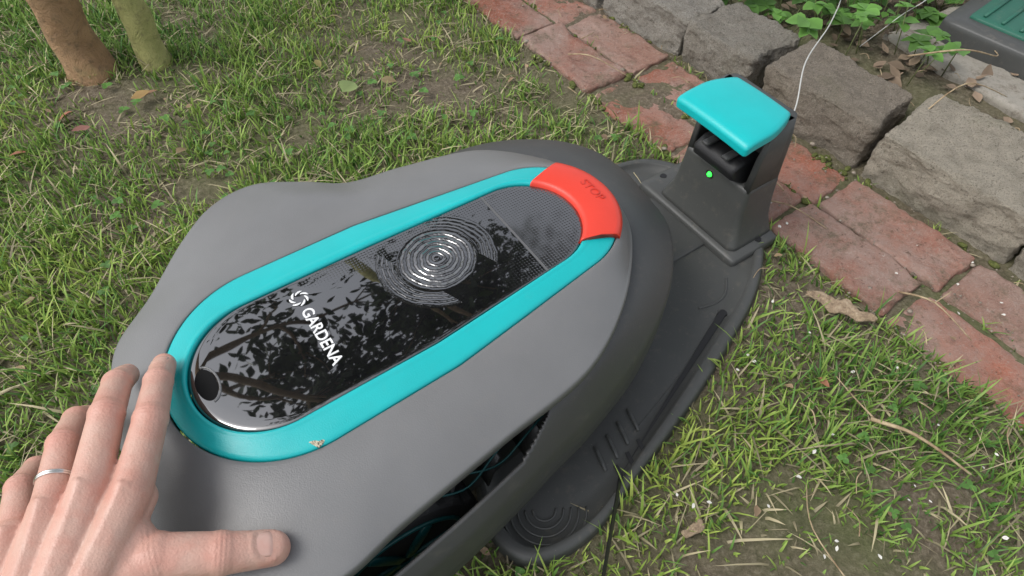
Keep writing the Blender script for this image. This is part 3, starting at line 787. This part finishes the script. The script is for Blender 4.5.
for k,(p,r) in fing.items():
    for i in (1,2):
        j=np.array(p[i]); d=np.array(Vector(p[i+1])-Vector(p[i-1])); d/=np.linalg.norm(d)
        rel=co-j; dist=np.linalg.norm(rel,axis=1); near=np.exp(-(dist/(r[i]*1.25))**4)
        t=rel@d
        red+=near*up*.8
        for off,a in ((-.0046,.5),(-.0018,1),(.0012,1),(.0042,.6)):
            disp-=a*.0009*np.exp(-((t-off)/.0008)**2)*near*up
    j=np.array(p[0]); red+=.5*np.exp(-(np.linalg.norm(co-j,axis=1)/.014)**2)
    j=np.array(p[3]); red+=.7*np.exp(-(np.linalg.norm(co-j,axis=1)/.012)**2)
for k,w in zip(('index','middle','ring','pinky'),wr):
    a=np.array(fing[k][0][0]); b=np.array(w); d=b-a; L=np.linalg.norm(d); d/=L
    t=(co-a)@d; lat=np.abs((co-a)@np.cross(d,[0,0,1]))
    mk=(t>-.004)&(t<L*.9)
    disp+=np.where(mk,.0015*np.exp(-(lat/.0034)**2)*up*np.clip(1-t/L,0,1),0)
    disp+=.0018*np.exp(-(np.linalg.norm(co-a-np.array([0,0,.012]),axis=1)/.008)**2)
for k,(p,r) in fing.items():
    a,b=Vector(p[2]),Vector(p[3]); d=(b-a).normalized()
    nr=(Vector((0,0,1))-d*d.z).normalized(); sd=d.cross(nr); R=r[3]
    c0=a.lerp(b,.58)+d*(R*.75)+nr*R
    rel=co-np.array(c0); u=rel@np.array(d)/(R*.80); v=rel@np.array(sd)/(R*.78); h=rel@np.array(nr)/(R*.9)
    q=(np.abs(u)**2.6+np.abs(v)**2.6)
    mk=(h>-1.0)
    disp+=np.where(mk,.0005*np.exp(-((q-1.35)/.5)**2)*(u<.6)-.0004*np.exp(-(q/.9)**3),0)
co+=no*disp[:,None]
hm.vertices.foreach_set("co",co.astype(np.float32).ravel()); hm.update()
setcol(hm,np.clip(np.stack([red,red,red],1),0,1),"Red")
m=NT("skin"); at=m.n("ShaderNodeAttribute",attribute_name="Red")
n1=m.noise(70,5,.6); n2=m.noise(600,3,.6); n3=m.noise(24,3,.5)
c=m.mix(n3,(.54,.32,.25),(.61,.41,.335))
c=m.mix(m.ramp(n1,[(.42,0),(.72,.5)]),c,(.56,.25,.19))
c=m.mix(m.math('MULTIPLY',at.outputs["Fac"],.6),c,(.56,.20,.15))
vo=m.n("ShaderNodeTexVoronoi"); vo.inputs["Scale"].default_value=600; m.l(m.coord(),vo.inputs["Vector"])
m.set(Base_Color=c,Roughness=.42,Specular_IOR_Level=.4)
m.set(Normal=m.bump(n1,.0018,.6,m.bump(m.math('ADD',n2,vo.outputs["Distance"]),.00022,.6)))
hand=obj("human_hand",hm,None,m.m)
nm=NT("fingernail"); nm.set(Base_Color=nm.mix(nm.noise(200,2),(.60,.34,.28),(.66,.45,.38)),Roughness=.25)
for k in ('index','middle','ring','pinky','thumb'):
    p,r=fing[k]; a,b=Vector(p[2]),Vector(p[3]); d=(b-a).normalized()
    nr=(Vector((0,0,1))-d*d.z).normalized(); sd=d.cross(nr)
    R=r[3]
    bmn=bmesh.new(); g=[]
    NU,NV=14,12
    for i in range(NU+1):
        row=[]
        u=i/NU
        for j in range(NV+1):
            v=j/NV*2-1
            wv=.76*math.sqrt(max(0,1-(abs(u*2-1))**2.8))
            ang=v*wv*1.05
            rr=R*.995
            c=a.lerp(b,.58)+d*(u*R*1.5)
            drop=max(0,(u-.55))*R*.60
            row.append(bmn.verts.new(c+nr*(math.cos(ang)*rr-drop)+sd*math.sin(ang)*rr*.98))
        g.append(row)
    for i in range(NU):
        for j in range(NV): bmn.faces.new((g[i][j],g[i+1][j],g[i+1][j+1],g[i][j+1]))
    bmesh.ops.recalc_face_normals(bmn,faces=bmn.faces)
    o=finish(bmn,"nail_"+k,hand,nm.m); so=o.modifiers.new("t","SOLIDIFY"); so.thickness=.0008; so.offset=0
gm=NT("silver"); gm.set(Base_Color=(.7,.69,.66),Metallic=1.0,Roughness=.25)
p,r=fing['ring']; a=Vector(p[0]).lerp(Vector(p[1]),.42); d=(Vector(p[1])-Vector(p[0])).normalized(); e1=d.cross(Vector((0,0,1))).normalized(); e2=d.cross(e1)
bm=bmesh.new(); R=.0123
for off in (-.0008,.0008):
    tube(bm,[a+d*off+e1*math.cos(t)*R+e2*math.sin(t)*R for t in np.linspace(0,2*math.pi,48)],[.0009]*48,8)
finish(bm,"finger_ring",hand,gm.m)

# ------------------------------------------------------------------ light, sky, camera
w=bpy.data.worlds.new("World"); scene.world=w; w.use_nodes=True
nt=w.node_tree; bg=nt.nodes["Background"]
sky=nt.nodes.new("ShaderNodeTexSky"); sky.sky_type='NISHITA'; sky.sun_disc=False
EL=math.radians(55); AZ=math.atan2(-.6,-.15)
sky.sun_elevation=EL; sky.sun_rotation=AZ%(2*math.pi); sky.air_density=1; sky.dust_density=3
hs=nt.nodes.new("ShaderNodeHueSaturation"); hs.inputs["Saturation"].default_value=.28; hs.inputs["Value"].default_value=1.5
nt.links.new(sky.outputs[0],hs.inputs["Color"]); nt.links.new(hs.outputs[0],bg.inputs[0]); bg.inputs[1].default_value=.15
sd=bpy.data.lights.new("sun","SUN"); sd.energy=1.2; sd.angle=math.radians(28); sd.color=(1,.975,.94)
so=bpy.data.objects.new("sun",sd); COL.objects.link(so)
dv=Vector((math.sin(AZ)*math.cos(EL),math.cos(AZ)*math.cos(EL),math.sin(EL)))
so.rotation_euler=dv.to_track_quat('Z','Y').to_euler(); so.location=dv*5
cd=bpy.data.cameras.new("camera"); cd.sensor_width=36; cd.lens=36*667/1024; cd.clip_start=.02; cd.clip_end=300
cam=bpy.data.objects.new("camera",cd); COL.objects.link(cam); cam.location=(0,0,.70); cam.rotation_euler=(math.radians(38),0,0)
scene.camera=cam
scene.view_settings.view_transform='Standard'; scene.view_settings.look='None'; scene.view_settings.exposure=0
